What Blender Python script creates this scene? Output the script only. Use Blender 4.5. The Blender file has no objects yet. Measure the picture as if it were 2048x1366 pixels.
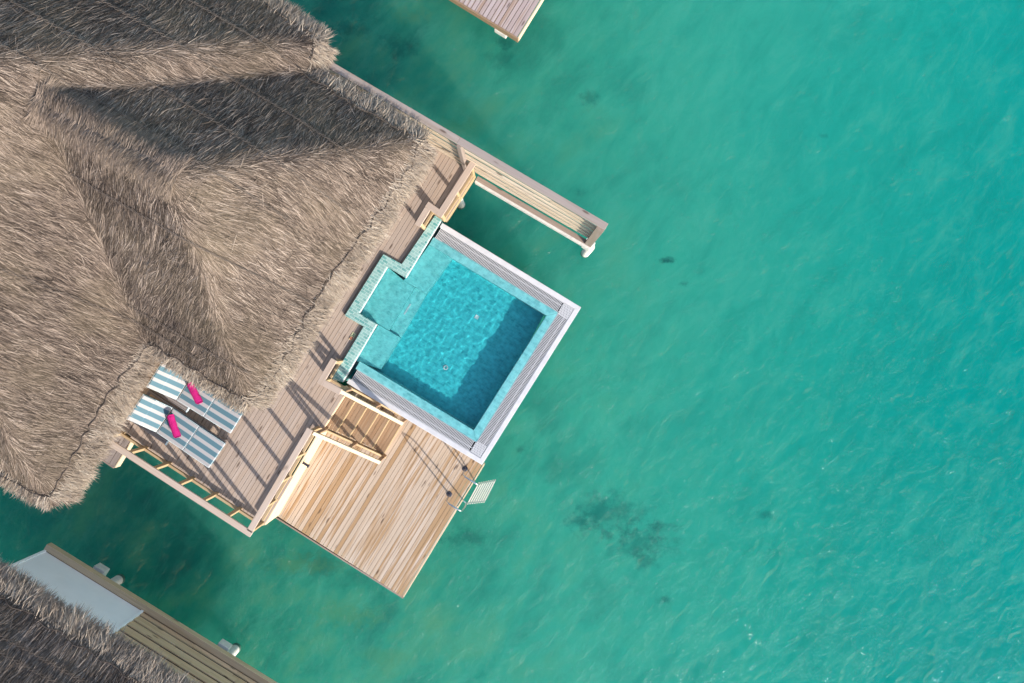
import bpy, math, random
import numpy as np
from mathutils import Vector, Matrix
rnd = random.Random(7)
rng = np.random.default_rng(11)
scene = bpy.context.scene
COL = scene.collection

# ------------------------------------------------------------------ camera / survey frame
F, H = 1593.0, 18.5            # focal length in photo pixels, drone height above the water
DK = 1.9                       # upper deck height
LD = 0.9                       # lower deck height
A = math.radians(-31.6)        # the villa's axes are turned against north
UX, UY = math.cos(A), math.sin(A)
VX, VY = -UY, UX
U = Vector((UX, UY, 0)); V = Vector((VX, VY, 0)); Z = Vector((0, 0, 1))

def P(u, v, z):
    return Vector(((u - 1024) / F * (H - z), (683 - v) / F * (H - z), z))
def uv(p): return (p.x * UX + p.y * UY, p.x * VX + p.y * VY)
def xy(a, b, z=0.0): return Vector((a * UX + b * VX, a * UY + b * VY, z))

# ------------------------------------------------------------------ materials
def mat(name):
    m = bpy.data.materials.new(name); m.use_nodes = True
    nt = m.node_tree
    return m, nt, nt.nodes['Principled BSDF'], nt.nodes['Material Output']
def nd(nt, t, ins=None, **props):
    n = nt.nodes.new(t)
    for k, v in props.items(): setattr(n, k, v)
    for k, v in (ins or {}).items():
        if isinstance(v, bpy.types.NodeSocket): nt.links.new(v, n.inputs[k])
        else: n.inputs[k].default_value = v
    return n
def ramp(nt, fac, stops, interp='LINEAR'):
    r = nt.nodes.new('ShaderNodeValToRGB'); nt.links.new(fac, r.inputs[0])
    e = r.color_ramp.elements; r.color_ramp.interpolation = interp
    while len(e) < len(stops): e.new(0.5)
    for i, (p, c) in enumerate(stops):
        e[i].position = p; e[i].color = (*c, 1) if len(c) == 3 else c
    return r.outputs['Color']
def mix(nt, f, a, b, blend='MIX'):
    n = nt.nodes.new('ShaderNodeMix'); n.data_type = 'RGBA'; n.blend_type = blend
    for k, v in ((0, f), (6, a), (7, b)):
        if isinstance(v, bpy.types.NodeSocket): nt.links.new(v, n.inputs[k])
        else: n.inputs[k].default_value = v if k == 0 else (*v, 1)
    return n.outputs[2]
def mth(nt, op, a, b=0.0, c=None):
    n = nt.nodes.new('ShaderNodeMath'); n.operation = op
    for i, v in enumerate((a, b) if c is None else (a, b, c)):
        if isinstance(v, bpy.types.NodeSocket): nt.links.new(v, n.inputs[i])
        else: n.inputs[i].default_value = v
    return n.outputs[0]
def mapr(nt, v, a, b, c=0.0, d=1.0):
    return nd(nt, 'ShaderNodeMapRange', {'Value': v, 'From Min': a, 'From Max': b, 'To Min': c, 'To Max': d}).outputs[0]

def wood(name, pale, mid, stain, stain_amt=0.5, rough=0.75, knots=True, tonevar=1.0):
    """sawn timber: grain runs along the first component of the 'gc' attribute of each board"""
    m, nt, bs, out = mat(name)
    gc = nd(nt, 'ShaderNodeAttribute', attribute_name='gc').outputs['Vector']
    tone = nd(nt, 'ShaderNodeAttribute', attribute_name='tone').outputs['Fac']
    mp = nd(nt, 'ShaderNodeMapping', {'Vector': gc, 'Scale': (1.6, 38, 38)}).outputs[0]
    fine = nd(nt, 'ShaderNodeTexNoise', {'Vector': mp, 'Scale': 1.0, 'Detail': 5, 'Roughness': .6}).outputs['Fac']
    mp2 = nd(nt, 'ShaderNodeMapping', {'Vector': gc, 'Scale': (.75, 13, 13)}).outputs[0]
    blot = nd(nt, 'ShaderNodeTexNoise', {'Vector': mp2, 'Scale': 1.0, 'Detail': 3, 'Roughness': .55}).outputs['Fac']
    c = mix(nt, mapr(nt, tone, .5 - .5 * tonevar, .5 + .5 * tonevar), mid, pale)
    st = mth(nt, 'ADD', mth(nt, 'MULTIPLY', mth(nt, 'SUBTRACT', tone, .5), .38), blot)
    c = mix(nt, mapr(nt, st, .44, .66, 0, stain_amt), c, stain)
    c = mix(nt, mapr(nt, fine, .34, .66, .22, 0), c, tuple(x * .42 for x in mid))
    mp3 = nd(nt, 'ShaderNodeMapping', {'Vector': gc, 'Scale': (2.3, 9, 9)}).outputs[0]
    if knots:
        vo = nd(nt, 'ShaderNodeTexVoronoi', {'Vector': mp3, 'Scale': 1.0}).outputs
        kn = mapr(nt, vo['Distance'], .10, .22, 1, 0)
        pick = mth(nt, 'GREATER_THAN', nd(nt, 'ShaderNodeSeparateColor', {'Color': vo['Color']}).outputs[0], .66)
        c = mix(nt, mth(nt, 'MULTIPLY', mth(nt, 'MULTIPLY', kn, pick), .75), c, (.07, .04, .025))
    nt.links.new(c, bs.inputs['Base Color'])
    bs.inputs['Roughness'].default_value = rough
    bs.inputs['Specular IOR Level'].default_value = .25
    b = nd(nt, 'ShaderNodeBump', {'Height': fine, 'Strength': .35, 'Distance': .004})
    nt.links.new(b.outputs[0], bs.inputs['Normal'])
    return m

M = {}
M['deck'] = wood('weathered deck timber', (.53, .42, .345), (.405, .31, .245), (.40, .275, .185), .45)
M['newdeck'] = wood('fresh pine decking', (.58, .475, .39), (.48, .365, .265), (.37, .225, .11), .95)
M['rail'] = wood('railing timber', (.60, .475, .385), (.50, .385, .305), (.46, .315, .20), .4)
M['gold'] = wood('oiled pine', (.52, .39, .235), (.42, .295, .16), (.36, .235, .115), .5)
M['cream'] = wood('pale planed pine', (.72, .58, .40), (.66, .51, .34), (.58, .40, .22), .35)
M['greywood'] = wood('silvered timber', (.36, .29, .25), (.27, .215, .185), (.25, .17, .11), .5)
M['slat'] = wood('screen slat timber', (.74, .62, .49), (.50, .40, .295), (.42, .31, .18), .5, tonevar=1.3)
M['cap'] = wood('dark capping timber', (.42, .345, .30), (.31, .245, .205), (.27, .185, .12), .5)
M['stepwood'] = wood('step timber', (.40, .27, .17), (.31, .20, .12), (.25, .14, .07), .6)
M['oldslat'] = wood('aged screen slat', (.80, .60, .40), (.58, .41, .25), (.46, .30, .14), .5)
M['jetty'] = wood('pinkish jetty decking', (.56, .46, .44), (.40, .30, .27), (.30, .17, .09), .75)

def plain(name, col, rough=.6, var=.12, scale=6.0, metal=0.0, spec=.4, bump=0.0):
    m, nt, bs, out = mat(name)
    tc = nd(nt, 'ShaderNodeTexCoord').outputs['Object']
    n = nd(nt, 'ShaderNodeTexNoise', {'Vector': tc, 'Scale': scale, 'Detail': 6, 'Roughness': .65}).outputs['Fac']
    c = mix(nt, mapr(nt, n, .3, .7), tuple(x * (1 - var) for x in col), tuple(min(1, x * (1 + var)) for x in col))
    nt.links.new(c, bs.inputs['Base Color'])
    bs.inputs['Roughness'].default_value = rough; bs.inputs['Metallic'].default_value = metal
    bs.inputs['Specular IOR Level'].default_value = spec
    if bump:
        nt.links.new(nd(nt, 'ShaderNodeBump', {'Height': n, 'Strength': bump, 'Distance': .01}).outputs[0], bs.inputs['Normal'])
    return m
M['concrete'] = plain('pale concrete', (.62, .58, .52), .85, .16, 9, bump=.3)
M['rim'] = plain('white rendered rim', (.58, .555, .545), .7, .10, 5)
M['plastic'] = plain('white grating plastic', (.60, .585, .58), .45, .03)
M['stepmat'] = plain('weathered white step', (.60, .56, .50), .6, .12, 30)
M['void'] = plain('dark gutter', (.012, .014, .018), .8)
M['steel'] = plain('brushed steel', (.55, .55, .56), .28, .05, 30, metal=1.0)
M['black'] = plain('dark grey flange', (.035, .035, .05), .35, .1)
M['whitewall'] = plain('white painted wall', (.90, .91, .92), .6, .03, 3)
M['rope'] = plain('dark rope and groove shade', (.075, .056, .044), .9, .3, 60)
M['wire'] = plain('twisted net cord', (.125, .097, .078), .8, .3, 60)
M['towel'] = plain('magenta terry towel', (.44, .018, .15), .95, .12, 60, spec=.1, bump=.8)
M['piping'] = plain('pale cushion piping', (.62, .70, .70), .8)
M['lframe'] = wood('lounger teak gone grey', (.33, .29, .27), (.24, .205, .19), (.22, .17, .14), .4, knots=False)
M['glass'] = plain('dark door glass', (.02, .03, .035), .08)
M['yellow'] = plain('cream sign enamel', (.62, .60, .34), .4)
M['ink'] = plain('dark green sign print', (.05, .12, .09), .5)
M['red'] = plain('red sign print', (.45, .07, .04), .5)

def stripe_mat():
    m, nt, bs, out = mat('striped outdoor canvas')
    tc = nd(nt, 'ShaderNodeTexCoord').outputs['Object']
    y = nd(nt, 'ShaderNodeSeparateXYZ', {'Vector': tc}).outputs['Y']
    t = mth(nt, 'ADD', mth(nt, 'DIVIDE', y, .60), .5)
    fr = mth(nt, 'FRACT', mth(nt, 'ADD', mth(nt, 'MULTIPLY', t, 3.55), .24))
    d = mth(nt, 'ABSOLUTE', mth(nt, 'SUBTRACT', fr, .5))
    white = mth(nt, 'LESS_THAN', d, .19)
    thin = mth(nt, 'MULTIPLY', mth(nt, 'GREATER_THAN', d, .19), mth(nt, 'LESS_THAN', d, .225))
    weave = nd(nt, 'ShaderNodeTexNoise', {'Vector': tc, 'Scale': 160.0, 'Detail': 2}).outputs['Fac']
    blue = mix(nt, weave, (.085, .165, .20), (.12, .21, .245))
    c = mix(nt, thin, blue, (.30, .36, .37))
    c = mix(nt, white, c, (.42, .395, .385))
    nt.links.new(c, bs.inputs['Base Color'])
    bs.inputs['Roughness'].default_value = .9; bs.inputs['Specular IOR Level'].default_value = .1
    nt.links.new(nd(nt, 'ShaderNodeBump', {'Height': weave, 'Strength': .3, 'Distance': .003}).outputs[0], bs.inputs['Normal'])
    return m
M['stripe'] = stripe_mat()

def tile_mat(name, c1, c2, mortar, w, h, rough=.3, mottle=.5, msize=.004):
    m, nt, bs, out = mat(name)
    tc = nd(nt, 'ShaderNodeTexCoord').outputs['Object']
    br = nt.nodes.new('ShaderNodeTexBrick'); nt.links.new(tc, br.inputs['Vector'])
    br.inputs['Scale'].default_value = 1.0
    br.inputs['Brick Width'].default_value = w; br.inputs['Row Height'].default_value = h
    br.inputs['Mortar Size'].default_value = msize; br.inputs['Mortar Smooth'].default_value = .1
    br.inputs['Color1'].default_value = (*c1, 1); br.inputs['Color2'].default_value = (*c2, 1)
    br.inputs['Mortar'].default_value = (*mortar, 1); br.offset = .5
    n = nd(nt, 'ShaderNodeTexNoise', {'Vector': tc, 'Scale': 9.0, 'Detail': 5, 'Roughness': .6}).outputs['Fac']
    c = mix(nt, mapr(nt, n, .35, .65, 0, mottle), br.outputs['Color'], tuple(min(1, x * 1.5 + .03) for x in c2))
    nt.links.new(c, bs.inputs['Base Color'])
    bs.inputs['Roughness'].default_value = rough
    return m
M['coping'] = tile_mat('aqua stone coping tile', (.06, .26, .24), (.30, .46, .41), (.42, .54, .50), .12, .06, .35, .3, .006)
M['edge'] = tile_mat('aqua overflow tile', (.20, .44, .43), (.36, .60, .58), (.38, .58, .56), .12, .06, .3, .4)
M['pooltile'] = tile_mat('turquoise pool mosaic', (.013, .32, .35), (.045, .46, .47), (.07, .42, .43), .10, .05, .4, .6)
M['benchtile'] = tile_mat('pale pool step mosaic', (.09, .42, .41), (.24, .57, .54), (.20, .5, .48), .05, .025, .4, .5)

def thatch_mat(name, stops):
    m, nt, bs, out = mat(name)
    tone = nd(nt, 'ShaderNodeAttribute', attribute_name='tone').outputs['Fac']
    tc = nd(nt, 'ShaderNodeTexCoord').outputs['Object']
    n = nd(nt, 'ShaderNodeTexNoise', {'Vector': tc, 'Scale': .9, 'Detail': 4, 'Roughness': .6}).outputs['Fac']
    c = ramp(nt, tone, stops)
    c = mix(nt, mapr(nt, n, .42, .7, 0, .3), c, (.26, .20, .13))
    nt.links.new(c, bs.inputs['Base Color'])
    bs.inputs['Roughness'].default_value = .8; bs.inputs['Specular IOR Level'].default_value = .15
    return m
M['thatch'] = thatch_mat('weathered palm thatch', [(0, (.034, .025, .020)), (.35, (.140, .104, .081)), (.7, (.275, .210, .165)), (1, (.50, .405, .325))])
M['fringe'] = thatch_mat('fresh cut thatch ends', [(0, (.09, .068, .05)), (.35, (.27, .21, .16)), (.75, (.47, .385, .295)), (1, (.68, .59, .48))])
M['thatchbase'] = plain('packed thatch', (.06, .046, .037), .95, .4, 30)

def sea_mat():
    m, nt, bs, out = mat('lagoon water')
    tc = nd(nt, 'ShaderNodeTexCoord').outputs['Object']
    sx = nd(nt, 'ShaderNodeSeparateXYZ', {'Vector': tc}).outputs
    big = nd(nt, 'ShaderNodeTexNoise', {'Vector': tc, 'Scale': .16, 'Detail': 4, 'Roughness': .55}).outputs['Fac']
    g = mth(nt, 'ADD', mth(nt, 'ADD', sx['X'], mth(nt, 'MULTIPLY', sx['Y'], -.22)), mth(nt, 'MULTIPLY', mth(nt, 'SUBTRACT', big, .5), 5.0))
    c = ramp(nt, mapr(nt, g, -9, 12), [(0, (.018, .175, .118)), (.36, (.027, .235, .160)), (.58, (.028, .272, .195)), (.78, (.010, .256, .196)), (1, (.001, .226, .190))])
    # sand clearings and turtle grass
    mp = nd(nt, 'ShaderNodeMapping', {'Vector': tc, 'Rotation': (0, 0, -.8)}).outputs[0]
    mp = nd(nt, 'ShaderNodeMapping', {'Vector': mp, 'Scale': (.6, 1.0, 1)}).outputs[0]
    med = nd(nt, 'ShaderNodeTexNoise', {'Vector': mp, 'Scale': .75, 'Detail': 6, 'Roughness': .62}).outputs['Fac']
    shal = mapr(nt, sx['X'], 5, -3)                       # weed is seen through the shallows near the villa
    c = mix(nt, mth(nt, 'MULTIPLY', mapr(nt, med, .50, .68), mth(nt, 'MULTIPLY', shal, .85)), c, (.075, .245, .135))
    c = mix(nt, mth(nt, 'MULTIPLY', mapr(nt, med, .50, .34), mth(nt, 'ADD', mth(nt, 'MULTIPLY', shal, .45), .10)), c, (.004, .085, .072))
    mr = nd(nt, 'ShaderNodeMapping', {'Vector': tc, 'Rotation': (0, 0, -.95)}).outputs[0]
    mr = nd(nt, 'ShaderNodeMapping', {'Vector': mr, 'Scale': (.55, 1.25, 1)}).outputs[0]
    streak = nd(nt, 'ShaderNodeTexNoise', {'Vector': mr, 'Scale': 1.5, 'Detail': 6, 'Roughness': .68, 'Distortion': .6}).outputs['Fac']  # paler and darker streaks drawn out along the wave direction
    c = mix(nt, mapr(nt, streak, .50, .72, 0, .32), c, (.070, .33, .235))
    c = mix(nt, mapr(nt, streak, .48, .30, 0, .28), c, (.004, .165, .125))
    # coral heads
    fine = nd(nt, 'ShaderNodeTexNoise', {'Vector': tc, 'Scale': 3.2, 'Detail': 6, 'Roughness': .7}).outputs['Fac']
    def blob(px, py, rx, ry, rot, amt):
        q = P(px, py, 0)
        mm = nd(nt, 'ShaderNodeMapping', {'Vector': tc, 'Location': (-q.x, -q.y, 0)}).outputs[0]
        mm = nd(nt, 'ShaderNodeMapping', {'Vector': mm, 'Rotation': (0, 0, rot), 'Scale': (1 / rx, 1 / ry, 0)}).outputs[0]
        ln = nd(nt, 'ShaderNodeVectorMath', {0: mm}, operation='LENGTH').outputs['Value']
        v = mth(nt, 'ADD', mapr(nt, ln, 1.25, .1), mth(nt, 'MULTIPLY', mth(nt, 'SUBTRACT', fine, .5), 2.6))
        return mth(nt, 'MULTIPLY', mth(nt, 'MULTIPLY', mapr(nt, v, .35, 1.0), mapr(nt, ln, 1.5, .8)), amt)
    for b in ((1215, 1030, 1.2, .75, .7, .42), (1280, 1085, 1.1, .6, .8, .40), (1160, 1040, .5, .3, .2, .3), (1320, 1060, .5, .35, .5, .3), (1290, 1120, .5, .3, .4, .3), (1335, 522, .30, .10, -.55, .75), (1368, 568, .22, .09, .8, .5),
              (1645, 272, .16, .08, 0, .4), (1000, 118, .5, .3, .4, .3), (1160, 382, .22, .16, 0, .35), (800, 95, .6, .35, .5, .4),
              (1530, 1030, .3, .16, .6, .4), (930, 1075, .7, .3, .4, .35), (640, 1130, .8, .4, .3, .45), (700, 60, .7, .3, .8, .4),
              (1180, 200, .35, .25, .4, .4), (1010, 85, .3, .2, 0, .5), (1330, 1200, .25, .14, .3, .45), (1040, 900, .2, .13, .3, .4)):
        c = mix(nt, blob(*b), c, (.002, .055, .055))
    for b in ((600, 1130, 1.2, .35, -.7, .6), (700, 1230, 1.3, .4, -.75, .6), (760, 1310, .9, .4, -.6, .4), (700, 215, .9, .35, .6, .5), (770, 240, .7, .3, .8, .45), (830, 30, .6, .3, .6, .5), (1000, 560, 1.0, .5, .4, .35), (905, 250, .8, .3, .9, .35)):
        c = mix(nt, blob(*b), c, (.060, .205, .105))
    nt.links.new(c, bs.inputs['Base Color'])
    # wavelets
    mw = nd(nt, 'ShaderNodeMapping', {'Vector': tc, 'Rotation': (0, 0, -.95)}).outputs[0]
    mw = nd(nt, 'ShaderNodeMapping', {'Vector': mw, 'Scale': (.75, 1.2, 1)}).outputs[0]
    w1 = nd(nt, 'ShaderNodeTexNoise', {'Vector': mw, 'Scale': 2.6, 'Detail': 6, 'Roughness': .62, 'Distortion': .5}).outputs['Fac']
    b1 = nd(nt, 'ShaderNodeBump', {'Height': w1, 'Strength': 1.0, 'Distance': .016})
    w2 = nd(nt, 'ShaderNodeTexNoise', {'Vector': mw, 'Scale': 3.2, 'Detail': 4, 'Roughness': .55, 'Distortion': .4}).outputs['Fac']
    w3 = nd(nt, 'ShaderNodeTexNoise', {'Vector': mw, 'Scale': 3.0, 'Detail': 2, 'Roughness': .45, 'Distortion': .5}).outputs['Fac']
    gust = mapr(nt, nd(nt, 'ShaderNodeTexNoise', {'Vector': tc, 'Scale': .45, 'Detail': 2}).outputs['Fac'], .45, .62)
    crest = mth(nt, 'MULTIPLY', mth(nt, 'MULTIPLY', mth(nt, 'MAXIMUM', mth(nt, 'SUBTRACT', w3, .59), 0.0), 1.5), gust)
    hh = mth(nt, 'ADD', mth(nt, 'ADD', mth(nt, 'MULTIPLY', w1, .12), mth(nt, 'MULTIPLY', w2, .06)), crest)
    b2 = nd(nt, 'ShaderNodeBump', {'Height': hh, 'Strength': 1.0, 'Distance': 1.0})
    nt.links.new(b1.outputs[0], bs.inputs['Normal'])
    nt.links.new(b2.outputs[0], bs.inputs['Coat Normal'])
    bs.inputs['Coat Weight'].default_value = .2; bs.inputs['Coat IOR'].default_value = 1.33
    bs.inputs['Coat Roughness'].default_value = .07
    bs.inputs['Specular IOR Level'].default_value = 0.0
    bs.inputs['Roughness'].default_value = .6
    bs.subsurface_method = 'RANDOM_WALK'
    bs.inputs['Subsurface Weight'].default_value = 1.0
    bs.inputs['Subsurface Radius'].default_value = (.5, 1.0, 1.0)
    bs.inputs['Subsurface Scale'].default_value = 14.0
    return m
M['sea'] = sea_mat()

def poolwater_mat():
    m, nt, bs, out = mat('clear pool water')
    nt.nodes.remove(bs)
    g = nd(nt, 'ShaderNodeBsdfGlass', {'Color': (.80, .98, 1.0, 1), 'Roughness': 0.0, 'IOR': 1.33})
    nt.links.new(g.outputs[0], out.inputs['Surface'])
    return m
M['poolwater'] = poolwater_mat()

# ------------------------------------------------------------------ mesh building
class MB:
    """collects boxes, beams and tubes in world space; build() links them as ONE mesh object"""
    def __init__(s): s.v = []; s.f = []; s.gc = []; s.tone = []; s.sm = []
    def hexa(s, c, g=None, tone=None):
        b = len(s.v); s.v += [tuple(p) for p in c]
        t = rnd.random() if tone is None else tone
        for f in ((0, 3, 2, 1), (4, 5, 6, 7), (0, 1, 5, 4), (1, 2, 6, 5), (2, 3, 7, 6), (3, 0, 4, 7)):
            s.f.append(tuple(b + i for i in f)); s.tone.append(t); s.sm.append(False)
            s.gc += [g[i] if g else tuple(c[i]) for i in f]
    def beam(s, p, q, w, h, up=Z, tone=None):
        """box from p to q; p and q are the centre of the TOP face's centreline ends minus nothing: w across, h downwards from it"""
        p = Vector(p); q = Vector(q); d = (q - p); L = d.length; d = d / L
        sd = d.cross(up).normalized(); n = sd.cross(d).normalized()
        o = (rnd.uniform(0, 50), rnd.uniform(0, 50), rnd.uniform(0, 50))
        c = []; g = []
        for zz in (-h, 0):
            for (e, y) in ((p, -w / 2), (q, -w / 2), (q, w / 2), (p, w / 2)):
                c.append(e + sd * y + n * zz)
                g.append((o[0] + (0 if e is p else L), o[1] + y, o[2] + zz))
        s.hexa(c, g, tone)
    def post(s, p, z0, z1, a=.07, b=.07, ax=None, tone=None):
        ax = ax or U; p = Vector((p.x, p.y, 0))
        s.beam(p + Z * z0 - ax * 0 + ax.cross(Z) * 0, p + Z * z1, a, 0, up=ax, tone=tone) if False else None
        ay = Z.cross(ax)
        o = (rnd.uniform(0, 50), rnd.uniform(0, 50), 0); c = []; g = []
        for zz in (z0, z1):
            for (i, j) in ((-1, -1), (1, -1), (1, 1), (-1, 1)):
                c.append(p + ax * (i * a / 2) + ay * (j * b / 2) + Z * zz)
                g.append((o[0] + zz, o[1] + i * a / 2, j * b / 2))
        s.hexa(c, g, tone)
    def prism(s, pts, z0, z1, tone=.5, bottom=True):
        n = len(pts); b = len(s.v)
        ar = sum(pts[i][0] * pts[(i + 1) % n][1] - pts[(i + 1) % n][0] * pts[i][1] for i in range(n))
        if ar < 0: pts = list(reversed(pts))
        for z in (z0, z1): s.v += [(p[0], p[1], z) for p in pts]
        fs = [tuple(range(b + n, b + 2 * n))]
        if bottom: fs.append(tuple(reversed(range(b, b + n))))
        for i in range(n):
            j = (i + 1) % n; fs.append((b + i, b + j, b + n + j, b + n + i))
        for f in fs:
            s.f.append(f); s.tone.append(tone); s.sm.append(False); s.gc += [s.v[i] for i in f]
    def tube(s, path, r, n=8, cap=True, tone=.5):
        path = [Vector(p) for p in path]; b = len(s.v); k = len(path)
        ref = Vector((.31, .17, .93))
        for i, p in enumerate(path):
            d = (path[min(i + 1, k - 1)] - path[max(i - 1, 0)]).normalized()
            a = d.cross(ref)
            if a.length < .05: a = d.cross(Vector((1, 0, 0)))
            a.normalize(); c = d.cross(a)
            rr = r[i] if isinstance(r, (list, tuple)) else r
            for j in range(n):
                t = 2 * math.pi * j / n
                s.v.append(tuple(p + a * (rr * math.cos(t)) + c * (rr * math.sin(t))))
        for i in range(k - 1):
            for j in range(n):
                j2 = (j + 1) % n
                f = (b + i * n + j, b + i * n + j2, b + (i + 1) * n + j2, b + (i + 1) * n + j)
                s.f.append(f); s.tone.append(tone); s.sm.append(True); s.gc += [s.v[q] for q in f]
        if cap:
            for f in (tuple(reversed(range(b, b + n))), tuple(range(b + (k - 1) * n, b + k * n))):
                s.f.append(f); s.tone.append(tone); s.sm.append(False); s.gc += [s.v[q] for q in f]
    def build(s, name, material, parent=None, bevel=0.0, seg=1, kind=None, label=None, local=False):
        me = bpy.data.meshes.new(name)
        if parent is not None and not local:
            root = parent
            while root.parent: root = root.parent
            L = root.location; a = root.rotation_euler.z; ca, sa = math.cos(-a), math.sin(-a)
            vs = [((x - L.x) * ca - (y - L.y) * sa, (x - L.x) * sa + (y - L.y) * ca, z - L.z) for x, y, z in s.v]
        else: vs = s.v
        me.from_pydata(vs, [], s.f)
        at = me.attributes.new('gc', 'FLOAT_VECTOR', 'CORNER')
        at.data.foreach_set('vector', np.array(s.gc, dtype=np.float32).ravel())
        at = me.attributes.new('tone', 'FLOAT', 'FACE'); at.data.foreach_set('value', np.array(s.tone, dtype=np.float32))
        me.polygons.foreach_set('use_smooth', s.sm)
        me.materials.append(material); me.update()
        o = bpy.data.objects.new(name, me); COL.objects.link(o)
        if parent is not None: o.parent = parent
        if bevel:
            md = o.modifiers.new('bevel', 'BEVEL'); md.width = bevel; md.segments = seg; md.limit_method = 'ANGLE'
        if kind: o['kind'] = kind
        if label: o['label'] = label
        return o

def thing(name, label, cat, loc, group=None, rot=A):
    o = bpy.data.objects.new(name, None); COL.objects.link(o)
    o.empty_display_size = .2
    o.location = loc; o.rotation_euler = (0, 0, rot); o['label'] = label; o['category'] = cat
    if group: o['group'] = group
    return o

def boards(mb, poly, z, bw=.095, gap=.009, th=.028, maxlen=3.2, along='v'):
    """decking boards laid along V, cut to a polygon"""
    pts = [uv(p) for p in poly]
    if along == 'u': pts = [(b, a) for a, b in pts]
    a0 = min(p[0] for p in pts); a1 = max(p[0] for p in pts); n = len(pts)
    k = 0
    while a0 + k * bw < a1 - .01:
        lo = a0 + k * bw; hi = min(lo + bw - gap, a1); c = (lo + hi) / 2; ys = []
        for i in range(n):
            (x1, y1), (x2, y2) = pts[i], pts[(i + 1) % n]
            if (x1 <= c) != (x2 <= c): ys.append(y1 + (c - x1) / (x2 - x1) * (y2 - y1))
        ys.sort()
        for y0, y1 in zip(ys[::2], ys[1::2]):
            y = y0; first = True
            while y < y1 - .02:
                ln = rnd.uniform(.25, 1) * maxlen if first else maxlen * rnd.uniform(.8, 1.1)
                first = False; e = min(y + ln, y1)
                if y1 - e < .3: e = y1
                zz = z + rnd.uniform(-.0015, .0015)
                p, q = ((xy(c, y, zz), xy(c, e - .003, zz)) if along == 'v' else (xy(y, c, zz), xy(e - .003, c, zz)))
                mb.beam(p, q, hi - lo, th)
                y = e
        k += 1

def pile(parent, p, z1, r=.1):
    m = MB(); m.tube([(p.x, p.y, -2.5), (p.x, p.y, 0), (p.x, p.y, z1)], r, 20)
    o = m.build('pile', M['concrete'], parent)
    w = MB(); w.tube([(p.x, p.y, -.3), (p.x, p.y, .05), (p.x, p.y, .09)], [r + .012, r + .012, r + .003], 20, cap=False)
    w.build('weed_band', M['ink'], o)
    return o

# ------------------------------------------------------------------ sea
m = MB(); m.prism([(-300, -300), (300, -300), (300, 300), (-300, 300)], -40, 0)
sea = m.build('sea', M['sea'], None); sea['kind'] = 'structure'

# ------------------------------------------------------------------ upper deck
E0 = (527, 1049); E1 = (640, 855)
deck_px = [E0, E1, (646, 855.5), (686.3, 791.8), (690, 773), (665.2, 757.7), (728.5, 653), (690.9, 631.2), (768, 508.7), (804.4, 528.5),
           (870.8, 431.6), (889, 441), (948, 349), (934, 335), (600, 135), (62, 738), (262, 872)]
deck_poly = [P(a, b, DK) for a, b in deck_px]
deck = thing('sun_deck', 'weathered timber sun deck between the thatched roof and the plunge pool', 'deck', P(560, 900, DK))
m = MB(); boards(m, deck_poly, DK, .09, .006, maxlen=6); m.build('decking', M['deck'], deck)
m = MB()
m.prism([(p.x, p.y) for p in (P(a, b, DK) for a, b in ((523, 1043), (640, 848), (683, 788), (662, 752), (722, 652), (684, 630), (766, 502), (802, 522), (868, 430), (886, 436), (940, 346), (600, 140), (70, 738), (262, 868)))], DK - .25, DK - .035)
m.build('joists', M['stepwood'], deck)
# tall pale fascia down to the lower deck, fascias of the other edges
p, q = P(*E0, DK), P(*E1, DK)
off = U * .022
m = MB()
for k in range(7):
    za = DK - .004 - k * .142
    m.beam(p + off + Z * (za - DK), q + off + Z * (za - DK), .028, .139, tone=.3 + .1 * k)
m.build('stair_side_fascia', M['cream'], deck, bevel=.003)
m = MB(); bk = P(600.5, 922.5, DK - .1) + U * .036
m.beam(bk, bk + U * .16, .045, .05); m.beam(bk + U * .16 - V * .04, bk + U * .16 + V * .03, .03, .06)
m.build('bracket', M['black'], deck, bevel=.004)
m = MB()
p2, q2 = P(262, 872, DK), P(*E0, DK)
m.beam(p2 - V * .02 - Z * .006, q2 - V * .02 - Z * .006, .03, .22)
m.build('outer_fascia', M['rail'], deck, bevel=.003)
m = MB(); p3, q3 = P(889, 441, DK), P(948, 349, DK)
m.beam(p3 + U * .02 - Z * .006, q3 + U * .02 - Z * .006, .03, .24)
m.build('outer_fascia', M['gold'], deck, bevel=.003)
for a, b in ((922, 410), (470, 985), (300, 880), (560, 900), (700, 560), (780, 420)):
    pile(deck, P(a, b, 0) if (a, b) == (922, 410) else P(a, b, DK), DK - .25, .095)

# ------------------------------------------------------------------ railings
RH = .87
def railing(label, base_px, posts, wtop=.125, mat_top='rail', z=DK, inset=None, mat_low='gold'):
    pts = [P(a, b, z) for a, b in base_px]
    t = thing('railing', label, 'railing', pts[0], 'timber railings round the deck')
    m = MB()
    for i in range(len(pts) - 1):
        d = (pts[i + 1] - pts[i]).normalized()
        e0 = -wtop / 2 if i == 0 else wtop / 2
        m.beam(pts[i] + d * e0 + Z * RH, pts[i + 1] + d * (wtop / 2) + Z * RH, wtop, .042)
    m.build('top_rail', M[mat_top], t, bevel=.004)
    m = MB()
    for i in range(len(pts) - 1):
        d = (pts[i + 1] - pts[i]).normalized()
        m.beam(pts[i] + d * (.036 if i else 0) + Z * .155, pts[i + 1] - d * .036 + Z * .155, .05, .07)
    m.build('bottom_rail', M[mat_low], t, bevel=.003)
    for (a, b) in posts:
        q = P(a, b, z)
        m = MB(); m.post(q, z - .02, z + RH - .044, .066, .066); m.build('post', M['gold'], t, bevel=.003)
    return t
railing('long timber railing over the water beside the loungers', [(235, 857.5), (525, 1046)],
        [(247, 865.5), (293, 895.3), (340, 926), (387, 956.2), (434, 986.8), (480.5, 1017), (525, 1045.5)])
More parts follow.
